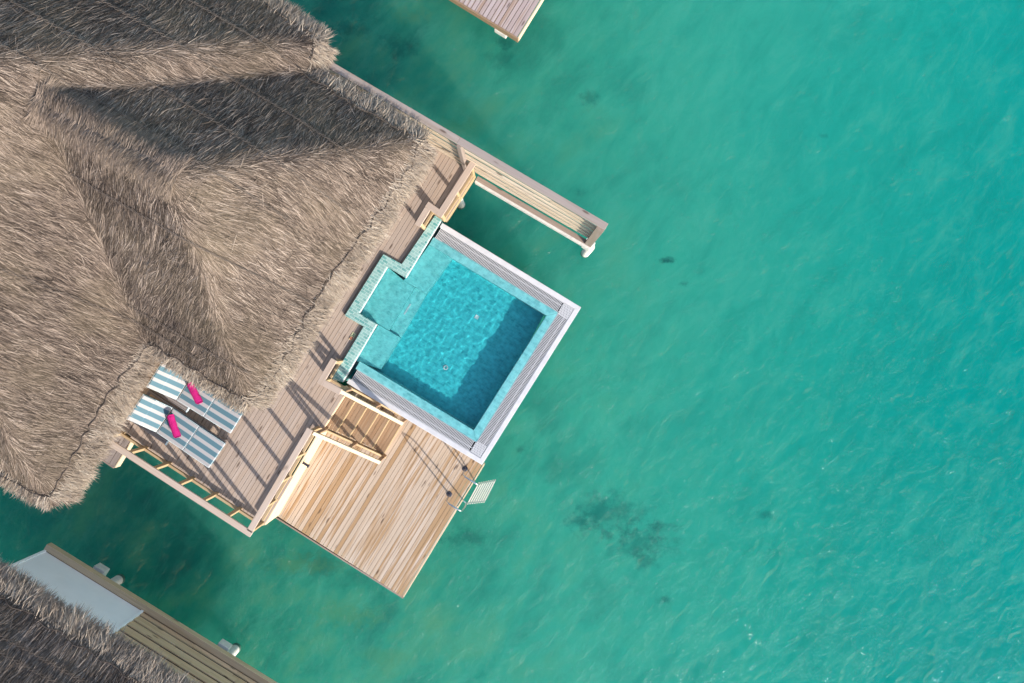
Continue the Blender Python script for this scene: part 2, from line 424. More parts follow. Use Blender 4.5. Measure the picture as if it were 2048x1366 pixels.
railing('timber railing above the tall pale fascia, between loungers and lower deck', [(529, 1038), (638, 854)],
        [(552, 998.5), (580, 951.5), (607.5, 905.5), (637, 856)])
railing('small angled timber railing at the pool corner by the stairs', [(683.5, 722), (662, 758.5), (694, 776)],
        [(683.5, 722.5), (662.5, 758.5), (693.5, 775.5)])
railing('stepped timber railing between privacy wall and pool coping', [(947, 349), (888, 440.5), (867, 425.5), (847.5, 458)],
        [(946, 350), (917, 395), (888.5, 440), (867.5, 426), (848, 457)])

# ------------------------------------------------------------------ lower deck and stairs
low = thing('swim_deck', 'lower pale pine deck with honey streaks beside the pool', 'deck', P(800, 1000, LD))
lp = [P(a, b, LD) for a, b in ((556, 1033), (804.5, 1193.5), (966.5, 928), (968, 921), (713, 764), (655, 849))]
m = MB(); boards(m, lp, LD, .094, .007, maxlen=30); m.build('decking', M['newdeck'], low)
m = MB(); m.prism([(p.x, p.y) for p in (P(a, b, LD) for a, b in ((562, 1030), (801, 1184), (958, 922), (713, 770), (658, 849)))], LD - .22, LD - .035)
m.build('joists', M['stepwood'], low)
m = MB(); a0, a1 = P(549, 1036, LD), P(805.5, 1198, LD); m.beam(a0 - Z * .004 + V * .02, a1 - Z * .004 + V * .02, .03, .2); m.build('fascia', M['greywood'], low, bevel=.003)
m = MB(); a0, a1 = P(806.5, 1194, LD), P(968.5, 928, LD); m.beam(a0 - Z * .003, a1 - Z * .003, .03, .2); m.build('fascia', M['cream'], low, bevel=.003)
for a, b in ((620, 1040), (780, 1140), (900, 960), (700, 900)): pile(low, P(a, b, LD), LD - .22, .095)

NOSE = [((686.3, 791.8), (645.9, 854.9)), ((708.1, 802.7), (671.1, 863.3)), ((731.7, 815.3), (696.4, 874.2)), ((755.3, 827.1), (719.1, 886)),
        ((777.2, 838.9), (743.5, 896.1)), ((800.8, 849.8), (764.6, 910.5))]
ZS = [DK - i * (DK - LD) / 6 for i in range(6)]
stair = thing('staircase', 'short timber staircase stepping down from sun deck to lower deck', 'stairs', P(740, 860, LD))
ns = [(P(*a, z), P(*b, z)) for (a, b), z in zip(NOSE, ZS)]
m = MB(); m.beam(ns[0][0] + U * .012 - Z * .001, ns[0][1] + U * .012 - Z * .001, .024, .15); m.build('nosing', M['cream'], stair, bevel=.003)
for k in range(1, 6):
    a, b = ns[k]; pa, pb = ns[k - 1]
    pa = Vector((pa.x, pa.y, a.z)); pb = Vector((pb.x, pb.y, a.z))
    m = MB()
    for j in range(3):
        f0, f1 = j / 3 + .01, (j + 1) / 3 - .01
        ca = pa.lerp(a, (f0 + f1) / 2); cb = pb.lerp(b, (f0 + f1) / 2)
        m.beam(ca, cb, (a - pa).length * (f1 - f0), .035)
    o = m.build('tread', M['stepwood'], stair, bevel=.003)
    m = MB(); m.beam(a + U * .008 + Z * .002, b + U * .008 + Z * .002, .022, .15 if k < 5 else .165); m.build('nosing', M['gold'], o, bevel=.002)
for s, (top, bot) in enumerate((((678, 781.5), (806, 848.5)), ((626, 866.5), (760.5, 926)))):
    p, q = P(*top, DK + .86), P(*bot, LD + .98)
    m = MB(); m.beam(p, q, .075, .085); h = m.build('handrail', M['cream'], stair, bevel=.005)
    sp = Vector((p.x, p.y, DK - .02)); sq = Vector((q.x, q.y, LD + .14))
    sh = V * (-.02 if s else .02)
    m = MB(); m.beam(sp + sh + U * .03, sq + sh, .04, .18); m.build('stringer', M['gold'], stair, bevel=.003)
    for f in (.03, .5, .96):
        c = p.lerp(q, f); zb = (sp.lerp(sq, f)).z - .12
        m = MB(); m.post(c, max(zb, LD), c.z - .086, .07, .05); m.build('post', M['stepwood'], h, bevel=.003)

# ------------------------------------------------------------------ villa platform landing
# ------------------------------------------------------------------ pool
WL = DK - .02
pool = thing('plunge_pool', 'turquoise tiled overflow plunge pool with white rim and slotted gratings', 'pool', P(905, 670, WL))
CT, CR, CB_, CL = (884.6, 445.5), (1162.5, 614.5), (964, 930), (693, 765.6)
def PP(q, z=WL): return P(q[0], q[1], WL) + Z * (z - WL)
o_t, o_r, o_b, o_l = (PP(q) for q in (CT, CR, CB_, CL))
eu = (o_r - o_t).normalized(); ev = (o_t - o_l).normalized()
def corner(d, zz):   # ring point sets inset by d from the three outer sides
    t = o_t - ev * 0 + (-V) * d; r = o_r - V * d - U * d; b = o_b + V * d - U * d; l = o_l + V * d
    return [Vector((p.x, p.y, zz)) for p in (t, r, b, l)]
R0, R1, R2, R3 = (corner(d, 0) for d in (0, .105, .345, .53))
def band(mb, a, b, z0, z1):
    for i in range(3):
        mb.prism([(a[i].x, a[i].y), (a[i + 1].x, a[i + 1].y), (b[i + 1].x, b[i + 1].y), (b[i].x, b[i].y)], z0, z1)
m = MB(); band(m, R0, R1, LD - .15, WL + .0); m.build('rim', M['rim'], pool, bevel=.006)
m = MB(); band(m, R1, R2, LD - .1, WL - .22); m.build('gutter', M['void'], pool)  # near-black base, standing in for deep shade under the slots
D = .46  # kept shallower than a real basin so the wall shadow falls short enough
m = MB(); band(m, R2, R3, WL - D - .1, WL - .012); m.build('overflow_edge', M['edge'], pool, bevel=.01, seg=2)
# coping on the villa side, with the entry alcove
OUT = [(870.8, 431.6), (804.4, 528.5), (768, 508.7), (690.9, 631.2), (728.5, 653), (665.2, 757.7)]
INN = [(883.5, 440), (811.8, 556.2), (775.2, 534.2), (719.3, 626.4), (754.4, 648.3), (686, 763.5)]
m = MB()
for i in range(5):
    m.prism([(PP(OUT[i]).x, PP(OUT[i]).y), (PP(OUT[i + 1]).x, PP(OUT[i + 1]).y), (PP(INN[i + 1]).x, PP(INN[i + 1]).y), (PP(INN[i]).x, PP(INN[i]).y)], WL - D - .1, WL + .085)
m.build('coping', M['coping'], pool, bevel=.006)
m = MB()
for i in (0, 2, 4):
    a, b = PP(INN[i], WL + .07), PP(INN[i + 1], WL + .07)
    if i == 0: a = a.lerp(b, .02)
    m.beam(a + U * .007, b + U * .007, .013, .05)
m.build('coping_trim', M['plastic'], pool, bevel=.003)
m = MB()
fl = [PP(q) for q in ((868, 440), (1110, 590), (940, 905), (680, 760), (660, 640), (760, 495))]
m.prism([(p.x, p.y) for p in fl], WL - D - .25, WL - D)
floor = m.build('basin_floor', M['pooltile'], pool)
# seat ledges left and right of the entry steps
def ledge(name, q, depth, mt='benchtile'):
    m = MB(); m.prism([(PP(a).x, PP(a).y) for a in q], WL - D, WL - depth); m.build(name, M[mt], pool, bevel=.004)
ledge('seat_ledge', [(860, 484), (903, 516), (851, 587), (806, 560)], .14)
ledge('entry_step', [(806, 560), (828, 573.5), (776, 661.5), (755, 648.5), (719, 627), (775, 534)], .17)
ledge('entry_step', [(828, 573.5), (851, 587), (799, 675), (776, 661.5)], .28)
ledge('seat_ledge', [(755, 649), (799, 675), (760, 739), (709, 722)], .14)
n0_ = PP((804, 627), WL - .272); n1_ = n0_ + V * .26
m = MB(); m.beam(n0_ + U * .02, n1_ + U * .02, .035, .02); m.build('pale_step_strip', M['plastic'], pool, bevel=.004)  # pale strip along the outer edge of the deeper entry step
for (a, b), w, h in (((952, 633), .085, .085),):
    c = PP((a, b)); m = MB(); zt = WL - D + .012
    m.prism([(c + U * i * w / 2 + V * j * h / 2).to_tuple()[:2] for i, j in ((-1, -1), (1, -1), (1, 1), (-1, 1))], zt - .02, zt)
    m.build('floor_drain', M['plastic'], pool, bevel=.004)
c = PP((888.6, 736), WL - D + .01); m = MB()
ring = [c + Vector((math.cos(t), math.sin(t), 0)) * .04 for t in np.linspace(0, 2 * math.pi, 21)]
m.tube(ring, .016, 8, cap=False); m.build('water_inlet', M['plastic'], pool)
for a, b in ((880, 520), (1080, 620), (940, 850), (760, 740)):
    pile(pool, P(a, b, WL), WL - D - .26, .14)
# gratings: one mesh of slats per side
def grating(a0, a1, b0, b1, name):
    """slats across between edge a0-a1 (outer) and b0-b1 (inner)"""
    L = (a1 - a0).length; d = (a1 - a0) / L; inn = (b0 - a0); inn = (inn - d * inn.dot(d)); w = inn.length; inn = inn / w
    m = MB(); zt = WL - .004; s = .012
    while s < L - .01:
        p = a0 + d * s
        m.beam(p + inn * .012 + Z * zt, p + inn * (w - .006) + Z * zt, .0125, .010, tone=.5); s += .029
    for f in (.02, .36, .98):
        m.beam(a0 + inn * (w * f) + Z * (zt - .003), a1 + inn * (w * f) + Z * (zt - .003), .010, .024, tone=.5)
    return m.build(name, M['plastic'], pool)
cw = .26
def at(p): return Vector((p.x, p.y, 0))
g_t0, g_t1 = at(R1[0]) + U * .03, at(R1[1]) - U * cw
grating(g_t0, g_t1, at(R2[0]) + U * .03, at(R2[1]), 'overflow_grating')
grating(at(R1[1]) - V * cw, at(R1[2]) + V * cw, at(R2[1]), at(R2[2]), 'overflow_grating')
grating(at(R1[3]) + U * .05, at(R1[2]) - U * cw, at(R2[3]) + U * .05, at(R2[2]), 'overflow_grating')
for i, sv in ((1, -1), (2, 1)):      # perforated corner plates
    c = at(R1[i]); m = MB(); zt = WL - .003
    sq = lambda x0, x1, y0, y1, z0, z1, tn=.5: m.prism([tuple((c - U * x + V * (sv * y)).to_tuple()[:2]) for x, y in ((x0, y0), (x1, y0), (x1, y1), (x0, y1))], z0, z1, tn)
    y = .008
    row = 0
    while y < cw - .012:             # rows of slots: narrow bars with broken cross pieces leave the openings
        sq(.006, cw - .004, y, y + .014, zt - .02, zt)
        x = .008 + (row % 2) * .02
        while x < cw - .012:
            sq(x, x + .016, y + .014, y + .026, zt - .02, zt - .001); x += .04
        y += .026; row += 1
    m.build('corner_grating', M['plastic'], pool)
# water sheet: gently rippled mesh over basin and overflow edges
NX = 130
uu0, vv0 = uv(PP((690, 631))); W1 = [uv(PP(q)) for q in INN] + [uv(p) for p in (R2[0], R2[1], R2[2], R2[3])]
umin, umax = min(w[0] for w in W1), max(w[0] for w in W1); vmin, vmax = min(w[1] for w in W1), max(w[1] for w in W1)
def noise2(x, y, seed=0):
    xi = np.floor(x).astype(np.int64); yi = np.floor(y).astype(np.int64); fx = x - xi; fy = y - yi
    fx = fx * fx * fx * (fx * (6 * fx - 15) + 10); fy = fy * fy * fy * (fy * (6 * fy - 15) + 10)
    def h(a, b):
        n = (a * 374761393 + b * 668265263 + seed * 974711) & 0x7fffffff
        n = ((n ^ (n >> 13)) * 1274126177) & 0x7fffffff
        return ((n ^ (n >> 16)) & 0xffff) / 65535.0
    return (h(xi, yi) * (1 - fx) + h(xi + 1, yi) * fx) * (1 - fy) + (h(xi, yi + 1) * (1 - fx) + h(xi + 1, yi + 1) * fx) * fy
gu = np.linspace(umin - .02, umax - .005, NX); gv = np.linspace(vmin + .01, vmax - .005, NX)
GU, GV = np.meshgrid(gu, gv, indexing='ij')
GZ = WL + .0036 * (noise2(GU * 7, GV * 7, 3) - .5) + .0022 * (noise2(GU * 15, GV * 15, 5) - .5) + .0009 * (noise2(GU * 31, GV * 31, 6) - .5)
poly = [uv(PP(q)) for q in INN]
# villa-side limit: inside the coping line
def inside(a, b, pts):
    r = False; n = len(pts)
    for i in range(n):
        (x1, y1), (x2, y2) = pts[i], pts[(i + 1) % n]
        if (y1 > b) != (y2 > b) and a < x1 + (b - y1) / (y2 - y1) * (x2 - x1): r = not r
    return r
MID = [((a[0] + b[0]) / 2, (a[1] + b[1]) / 2) for a, b in zip(OUT, INN)]
wp = [uv(PP(q)) for q in MID]; wp = wp[:-1] + [uv(PP((700, 742)))] + [uv(R2[3]), uv(R2[2]), uv(R2[1]), uv(R2[0])] + [uv(PP((862, 462)))]
m = MB(); idx = {}
for i in range(NX - 1):
    for j in range(NX - 1):
        if inside((gu[i] + gu[i + 1]) / 2, (gv[j] + gv[j + 1]) / 2, wp):
            f = []
            for (a, b) in ((i, j), (i + 1, j), (i + 1, j + 1), (i, j + 1)):
                if (a, b) not in idx:
                    idx[(a, b)] = len(m.v); m.v.append(tuple(xy(gu[a], gv[b], GZ[a, b])))
                f.append(idx[(a, b)])
            m.f.append(tuple(f)); m.tone.append(.5); m.sm.append(True); m.gc += [m.v[q] for q in f]
water = m.build('pool_water', M['poolwater'], pool)
POOL_WATER = water

# sign on the deck beside the coping
sg = P(705, 673, DK)
sign = thing('pool_sign', 'small cream pool safety sign lying by the aqua coping', 'sign', sg)
def rect(mb, c, w, h, z0, z1):
    mb.prism([tuple((c + U * i * w / 2 + V * j * h / 2).to_tuple()[:2]) for i, j in ((-1, -1), (1, -1), (1, 1), (-1, 1))], z0, z1)
m = MB(); rect(m, sg, .085, .17, DK + .002, DK + .010); m.build('plate', M['yellow'], sign, bevel=.002)
m = MB()
for du, dv, w, h in ((-.01, .06, .018, .018), (-.005, .035, .014, .03), (.012, .045, .03, .008), (.0, .012, .05, .008), (-.02, .0, .02, .008)):
    rect(m, sg + U * du + V * dv, w, h, DK + .010, DK + .013)
m.build('swimmer_symbol', M['ink'], sign)
m = MB(); cc = sg - V * .045
m.tube([cc + Vector((math.cos(t) * .028, math.sin(t) * .028, .012)) for t in np.linspace(0, 2 * math.pi, 25)], .006, 6, cap=False)
m.beam(cc + (U + V) * .018 + Z * .016, cc - (U + V) * .018 + Z * .016, .01, .004)
m.build('prohibition_ring', M['red'], sign)

# ------------------------------------------------------------------ swim ladder
lad = thing('swim_ladder', 'steel swim ladder with pale slatted steps hooked over the lower deck edge', 'ladder', P(915, 963, LD))
tops = [((930, 937.7), (950.4, 967.4), (990, 961)), ((898.7, 988.5), (918.2, 1018), (969, 1002))]
feet = []
for (b, t, w), s1_ in zip(tops, ((957.5, 967), (936.5, 1005.5))):
    B = P(*b, LD); T = P(*t, LD + .84); Wt = P(*w, 0.0)
    r1 = B + Z * .72; top = B + Z * .86
    path = [B, B + Z * .4, r1, B + Z * .80 + (T - B).normalized() * 0 + U * .03, B + U * .08 + Z * .85]
    T2 = B + U * ((T - B).dot(U)) + Z * .86
    path += [B.lerp(T2, .6) + Z * (.86 - .86 * .6 + 0), T2, T2 + U * .05 - Z * .03, T2 + U * .08 - Z * .09]
    S1 = P(*s1_, .75); d = Wt - S1; path += [path[-1].lerp(S1, .5), S1 - d * .12 + Z * .05, S1, Wt, Wt + d * .35]
    feet.append((S1, Wt))
    m = MB(); m.tube(path, .0165, 10); rail = m.build('ladder_rail', M['steel'], lad)
    m = MB(); m.tube([B, B + Z * .012, B + Z * .02], [.062, .062, .05], 20); m.build('base_flange', M['black'], rail)
    e = S1 - d * .10; k = e - U * ((e - P(968, 928, LD)).dot(U) + .02)
    m = MB(); m.tube([Vector((k.x, k.y, e.z)), e], .014, 8); m.build('stand_off', M['steel'], rail)
for k in range(8):
    f = k / 7
    a = feet[0][0].lerp(feet[0][1], f); b = feet[1][0].lerp(feet[1][1], f); x = (b - a).normalized()
    m = MB(); m.beam(a - x * .03 + Z * .014, b + x * .04 + Z * .014, .025, .022, tone=.9); m.build('step', M['stepmat'], lad, bevel=.004)

# ------------------------------------------------------------------ privacy wall
WT, WB = 4.05, 1.72
pw = thing('privacy_wall', 'tall slatted timber privacy wall with dark capping running out over the water', 'wall', P(1060, 420, WB))
q0, q1 = P(600, 85, WT), P(1217.4, 446.6, WT)
d = (q1 - q0).normalized(); inn = Vector((d.y, -d.x, 0))
if inn.y > 0: inn = -inn
c0, c1 = q0 + inn * .075, q1 + inn * .075
m = MB(); m.beam(c0, c0.lerp(c1, .52) - d * .003, .135, .05, tone=.6); m.beam(c0.lerp(c1, .52), c1, .135, .05, tone=.35); m.build('capping', M['cap'], pw, bevel=.004)
s0, s1 = q0 + inn * .07, q1 + inn * .07 - d * .02
nb = 13; hb = (WT - .055 - WB) / nb
m = MB()
for k in range(nb):
    zt = WT - .055 - k * hb; n_seg = 3
    cuts = [0] + sorted(rnd.uniform(.2, .95) for _ in range(2)) + [1]
    for a, b in zip(cuts, cuts[1:]):
        pa, pb = s0.lerp(s1, a), s0.lerp(s1, b)
        jit = inn * (rnd.uniform(-.004, .004) + (.0 if k % 2 else -.034))
        m.beam(Vector((pa.x, pa.y, zt)) + jit, Vector((pb.x, pb.y, zt)) + jit - d * .003, .024, hb - .012, tone=(.75 + rnd.uniform(-.25, .25)) if k % 2 else (.3 + rnd.uniform(-.3, .3)))  # set-back boards get a darker tone, standing in for shade between slats
m.build('slats', M['slat'], pw, bevel=.003)
# intermediate post and end post, standing proud of the slats
pp = P(927.5, 312, 3.0); t_ = (Vector((pp.x, pp.y, 0)) - Vector((s0.x, s0.y, 0))).dot(d)
m = MB(); m.post(Vector((s0.x, s0.y, 0)) + d * t_ + inn * .06, WB, WT - .06, .09, .09, ax=d); m.build('post', M['greywood'], pw, bevel=.004)
m = MB(); m.post(s1 - d * .06 + inn * .065, WB, WT - .06, .15, .10, ax=d); m.build('post', M['greywood'], pw, bevel=.004)
bs0 = Vector((s0.x, s0.y, 0)) + d * (t_ + .25); bs1 = Vector((s1.x, s1.y, 0)) + d * .02
m = MB(); m.beam(bs0 + inn * .07 + Z * WB, bs1 + inn * .07 + Z * WB, .1, .03); m.build('base_ledge', M['greywood'], pw, bevel=.003)
m = MB(); m.beam(bs0 + inn * .1 + Z * (WB - .034), bs1 + inn * .1 + Z * (WB - .034), .12, .22); m.build('base_beam', M['concrete'], pw, bevel=.004)
m = MB(); m.beam(bs1 - d * .06 - inn * .06 + Z * (WB - .256), bs1 - d * .06 + inn * .16 + Z * (WB - .256), .22, .16); m.build('pile_cap', M['concrete'], pw, bevel=.008)
pile(pw, P(1170, 507, 0), WB - .42, .095)
for s_, e_ in ((1122, 385), (1084, 362)):
    pass

# ------------------------------------------------------------------ loungers and towels
def make_lounger(px_seam2, px_foot):
    zt = DK + .36
    a, b = P(*px_seam2, zt), P(*px_foot, zt)
    ang = math.atan2(b.y - a.y, b.x - a.x)
    t = thing('sun_lounger', '', 'sun lounger', Vector((a.x, a.y, DK)), 'striped sun loungers on the deck', rot=ang)
    X = Vector((1, 0, 0)); Y = Vector((0, 1, 0)); S = .645; w = .60
    def cushion(name, c, ln, tilt, th=.07, ww=w, par=t):
        m = MB(); m.hexa([Vector(((i * ln / 2), (j * ww / 2), k)) for k in (-th, 0) for (i, j) in ((-1, -1), (1, -1), (1, 1), (-1, 1))])
        o = m.build(name, M['stripe'], par, bevel=.018, seg=3, local=True)
        o.location = c; o.rotation_euler = (0, tilt, 0)
        for p in o.data.polygons: p.use_smooth = False
        e = MB(); r = .0055; l2, w2 = ln / 2 - .004, ww / 2 - .004
        e.tube([(-l2, -w2, -.008), (l2, -w2, -.008), (l2, w2, -.008), (-l2, w2, -.008), (-l2, -w2, -.008)], r, 6, cap=False)
        if name != 'head_pillow': e.build('piping', M['piping'], o, local=True)
        return o
    cushion('seat_cushion', (-S / 2, 0, .36), S - .012, 0)
    cushion('foot_cushion', (S / 2, 0, .36), S - .012, 0)
    th = math.radians(31); Lb = .63
    cb = Vector((-S - .01 - math.cos(th) * Lb / 2, 0, .362 + math.sin(th) * Lb / 2))
    back = cushion('back_cushion', cb, Lb, th)
    pc = cb + Vector((-math.cos(th) * .17, 0, math.sin(th) * .17)) + Vector((math.sin(th), 0, math.cos(th))) * .016
    cushion('head_pillow', pc, .27, th, .05, .592)
    m = MB()
    for y in (-.29, .29): m.beam((-S * 2, y, .285), (S - .02, y, .285), .045, .06)
    for x in (-S * 2 + .03, -S, 0, S - .05): m.beam((x, -.267, .28), (x, .267, .28), .06, .04)
    m.build('frame', M['lframe'], t, bevel=.004, local=True)
    for x in (-S * 2 + .12, S - .12):
        for y in (-.27, .27):
            m = MB(); m.post(Vector((x, y, 0)), .002, .225, .05, .045, ax=X); m.build('leg', M['lframe'], t, bevel=.003, local=True)
    m = MB()
    for i in range(3): m.beam((-S * 2 + .02, -.335 - i * .042, .255), (-S * .62, -.335 - i * .042, .255), .038, .03)
    sh = m.build('side_shelf', M['lframe'], t, bevel=.003, local=True)
    m = MB(); m.beam((-S * .62 + .015, -.31, .262), (-S * .62 + .015, -.445, .262), .025, .05); m.build('end_cap', M['piping'], sh, bevel=.003, local=True)
    m = MB()
    for y in (-.2, .2): m.tube([(-S - .05, y, .30), (-S - .42, y, .54)], .014, 8); m.tube([(-S - .32, y, .48), (-S - .5, y, .26)], .012, 8)
    m.build('back_support', M['lframe'], t, local=True)
    return t, ang, a, b
l1, an1, sa1, fb1 = make_lounger((381.8, 876.6), (433.8, 912))
l1['label'] = 'striped blue and white sun lounger nearest the water-side railing, fully in view'
l2, an2, sa2, fb2 = make_lounger((422.5, 808.8), (476.8, 842.5))
l2['label'] = 'striped blue and white sun lounger partly covered by the thatch fringe'
def towel(a, b, label):
    za = DK + .43; p, q = P(*a, za + .035), P(*b, za)
    t = thing('towel', label, 'towel', Vector(((p.x + q.x) / 2, (p.y + q.y) / 2, DK + .362)), 'rolled pink towels on the loungers', rot=0)
    m = MB(); n = 22; k = 17; dd = (q - p).normalized(); sd = dd.cross(Z).normalized(); base = 0
    for i in range(k):
        f = i / (k - 1); c = p.lerp(q, f) + sd * (.012 * math.sin(f * 3.1)) + Z * (.002 * math.sin(f * 14))
        r = .068 * (1 + .03 * math.sin(f * 19))
        if i in (0, k - 1): r *= .86
        for j in range(n):
            tt = 2 * math.pi * j / n
            rr = r * (1 + .035 * math.sin(3 * tt + f * 4))
            m.v.append(tuple(c + sd * (rr * math.cos(tt) * 1.06) + Z * (rr * math.sin(tt) * .92)))
    for i in range(k - 1):
        for j in range(n):
            f_ = (i * n + j, i * n + (j + 1) % n, (i + 1) * n + (j + 1) % n, (i + 1) * n + j)
            m.f.append(f_); m.tone.append(.5); m.sm.append(True); m.gc += [m.v[x] for x in f_]
    for f_ in (tuple(range(n)), tuple(reversed(range((k - 1) * n, k * n)))):
        m.f.append(f_); m.tone.append(.5); m.sm.append(False); m.gc += [m.v[x] for x in f_]
    o = m.build('roll', M['towel'], t)
    for s_ in (0, 1):      # the spiral seen at each end
        m = MB()
        c = (p if s_ == 0 else q) + dd * (-.004 if s_ == 0 else .004)
        sp = [c + sd * (math.cos(x) * (.058 - .005 * x / 2)) + Z * (math.sin(x) * (.052 - .0045 * x / 2)) for x in np.linspace(0, 5.2 * math.pi, 60)]
        m.tube(sp, .005, 5); m.build('rolled_edge', M['towel'], o)
    m = MB(); m.beam(p + dd * .01 + sd * .045 + Z * .058, q - dd * .01 + sd * .05 + Z * .058, .05, .012, up=(Z + sd * .6)); m.build('loose_flap', M['towel'], o, bevel=.005, seg=2)
    return t
towel((341, 830), (356, 874), 'rolled magenta towel on the lounger nearest the railing')
towel((380.5, 766), (400, 806), 'rolled magenta towel on the lounger half under the thatch')

# ------------------------------------------------------------------ thatched roofs as height fields
ZE = 4.3
class Line:
    def __init__(s, a, b, inside_pt, slope):
        a = np.array(a[:2]); b = np.array(b[:2]); d = (b - a) / np.linalg.norm(b - a); n = np.array((-d[1], d[0]))
        if np.dot(np.array(inside_pt[:2]) - a, n) < 0: n = -n
        s.a, s.n, s.k = a, n, slope
    def d(s, x, y): return (x - s.a[0]) * s.n[0] + (y - s.a[1]) * s.n[1]
def smin(a, b, k):
    h = np.clip(.5 + .5 * (b - a) / k, 0, 1); return b * (1 - h) + a * h - k * h * (1 - h)
def smax(a, b, k): return -smin(-a, -b, k)
E = lambda a, b: P(a, b, ZE)
c_in = E(300, 350)
Uv = Vector((UX, UY, 0))
MSE = Line(E(643, 82), E(105, 1000), E(0, 300), 1.0)
MNE = Line(E(643, 82), E(643, 82) + Uv, E(300, 500), .86)
MSW = Line(E(100, 1003), E(100, 1003) + Uv, E(200, 500), .86)
WE_ = Line(E(845, 283), E(496, 806), c_in, 1.0)
WN = Line(E(598, 140), E(845, 283), c_in, .875)
WS = Line(E(304, 690), E(496, 806), c_in, .825)
def roof_h(x, y):
    hm = smin(smin(MNE.k * MNE.d(x, y), MSW.k * MSW.d(x, y), .3), MSE.k * MSE.d(x, y), .3)
    hw = smin(smin(WN.k * WN.d(x, y), WS.k * WS.d(x, y), .2), WE_.k * WE_.d(x, y), .3)
    return ZE + smax(hm, hw, .16)
def roof_in(x, y, m_):
    a = np.minimum(np.minimum(MNE.d(x, y), MSW.d(x, y)), MSE.d(x, y))
    b = np.minimum(np.minimum(WN.d(x, y), WS.d(x, y)), WE_.d(x, y))
    return np.maximum(a, b) > m_
NB = Line(E(70, 1226), E(269, 1351), E(0, 1366), .86)
def nb_h(x, y): return ZE + NB.k * NB.d(x, y)
def nb_in(x, y, m_): return NB.d(x, y) > m_

def lumps(x, y): return .05 * (noise2(x * .8 + 40, y * .8 + 40, 1) - .5) + .03 * (noise2(x * 2.6 + 90, y * 2.6, 2) - .5)
def roof_solid(name, hf, inf, bounds, parent, res=.09):
    x0, x1, y0, y1 = bounds
    xs = np.arange(x0, x1, res); ys = np.arange(y0, y1, res); X, Y = np.meshgrid(xs, ys, indexing='ij')
    Zz = hf(X, Y) + lumps(X, Y); ok = inf(X, Y, -.13)
    m = MB(); idm = -np.ones(X.shape, int)
    q = ok[:-1, :-1] & ok[1:, :-1] & ok[1:, 1:] & ok[:-1, 1:]
    for i, j in zip(*np.nonzero(q)):
        f = []
        for a, b in ((i, j), (i + 1, j), (i + 1, j + 1), (i, j + 1)):
            if idm[a, b] < 0: idm[a, b] = len(m.v); m.v.append((X[a, b], Y[a, b], Zz[a, b]))
            f.append(int(idm[a, b]))
        m.f.append(tuple(f)); m.tone.append(.3); m.sm.append(True); m.gc += [m.v[t] for t in f]
    o = m.build(name, M['thatchbase'], parent)
    md = o.modifiers.new('thickness', 'SOLIDIFY'); md.thickness = .22; md.offset = -1
    return o

def strand_mesh(name, material, parent, base, dirv, nrm, length, width, lift, tone, curl):
    n = len(base)
    roll = rng.normal(0, .35, n)[:, None]
    side = np.cross(dirv, nrm); side /= np.linalg.norm(side, axis=1)[:, None]
    side = side * np.cos(roll) + nrm * np.sin(roll)
    L = length[:, None]; w = width[:, None] / 2
    bend = side * curl[:, None]
    p0 = base; p1 = base + dirv * L * .55 + nrm * (lift[:, None] * .65) + bend * .35; p2 = base + dirv * L + nrm * lift[:, None] + bend
    v = np.empty((n, 5, 3)); v[:, 0] = p0 - side * w; v[:, 1] = p0 + side * w; v[:, 2] = p1 + side * w * .9; v[:, 3] = p1 - side * w * .9; v[:, 4] = p2
    v = v.reshape(-1, 3)
    root = parent
    while root.parent: root = root.parent
    Lc = root.location; a = root.rotation_euler.z; ca, sa = math.cos(-a), math.sin(-a)
    x = v[:, 0] - Lc.x; y = v[:, 1] - Lc.y
    v = np.stack((x * ca - y * sa, x * sa + y * ca, v[:, 2] - Lc.z), 1)
    me = bpy.data.meshes.new(name)
    me.vertices.add(n * 5); me.vertices.foreach_set('co', v.astype(np.float32).ravel())
    i5 = np.arange(n) * 5
    loops = np.stack((i5, i5 + 1, i5 + 2, i5 + 3, i5 + 3, i5 + 2, i5 + 4), 1).ravel()
    me.loops.add(n * 7); me.loops.foreach_set('vertex_index', loops.astype(np.int32))
    me.polygons.add(n * 2)
    ls = np.stack((np.arange(n) * 7, np.arange(n) * 7 + 4), 1).ravel()
    me.polygons.foreach_set('loop_start', ls.astype(np.int32))
    me.update(calc_edges=True); me.validate()
    at_ = me.attributes.new('tone', 'FLOAT', 'FACE'); at_.data.foreach_set('value', np.repeat(tone, 2).astype(np.float32))
    me.materials.append(material)
    o = bpy.data.objects.new(name, me); COL.objects.link(o); o.parent = parent; o['kind'] = 'stuff'
    return o

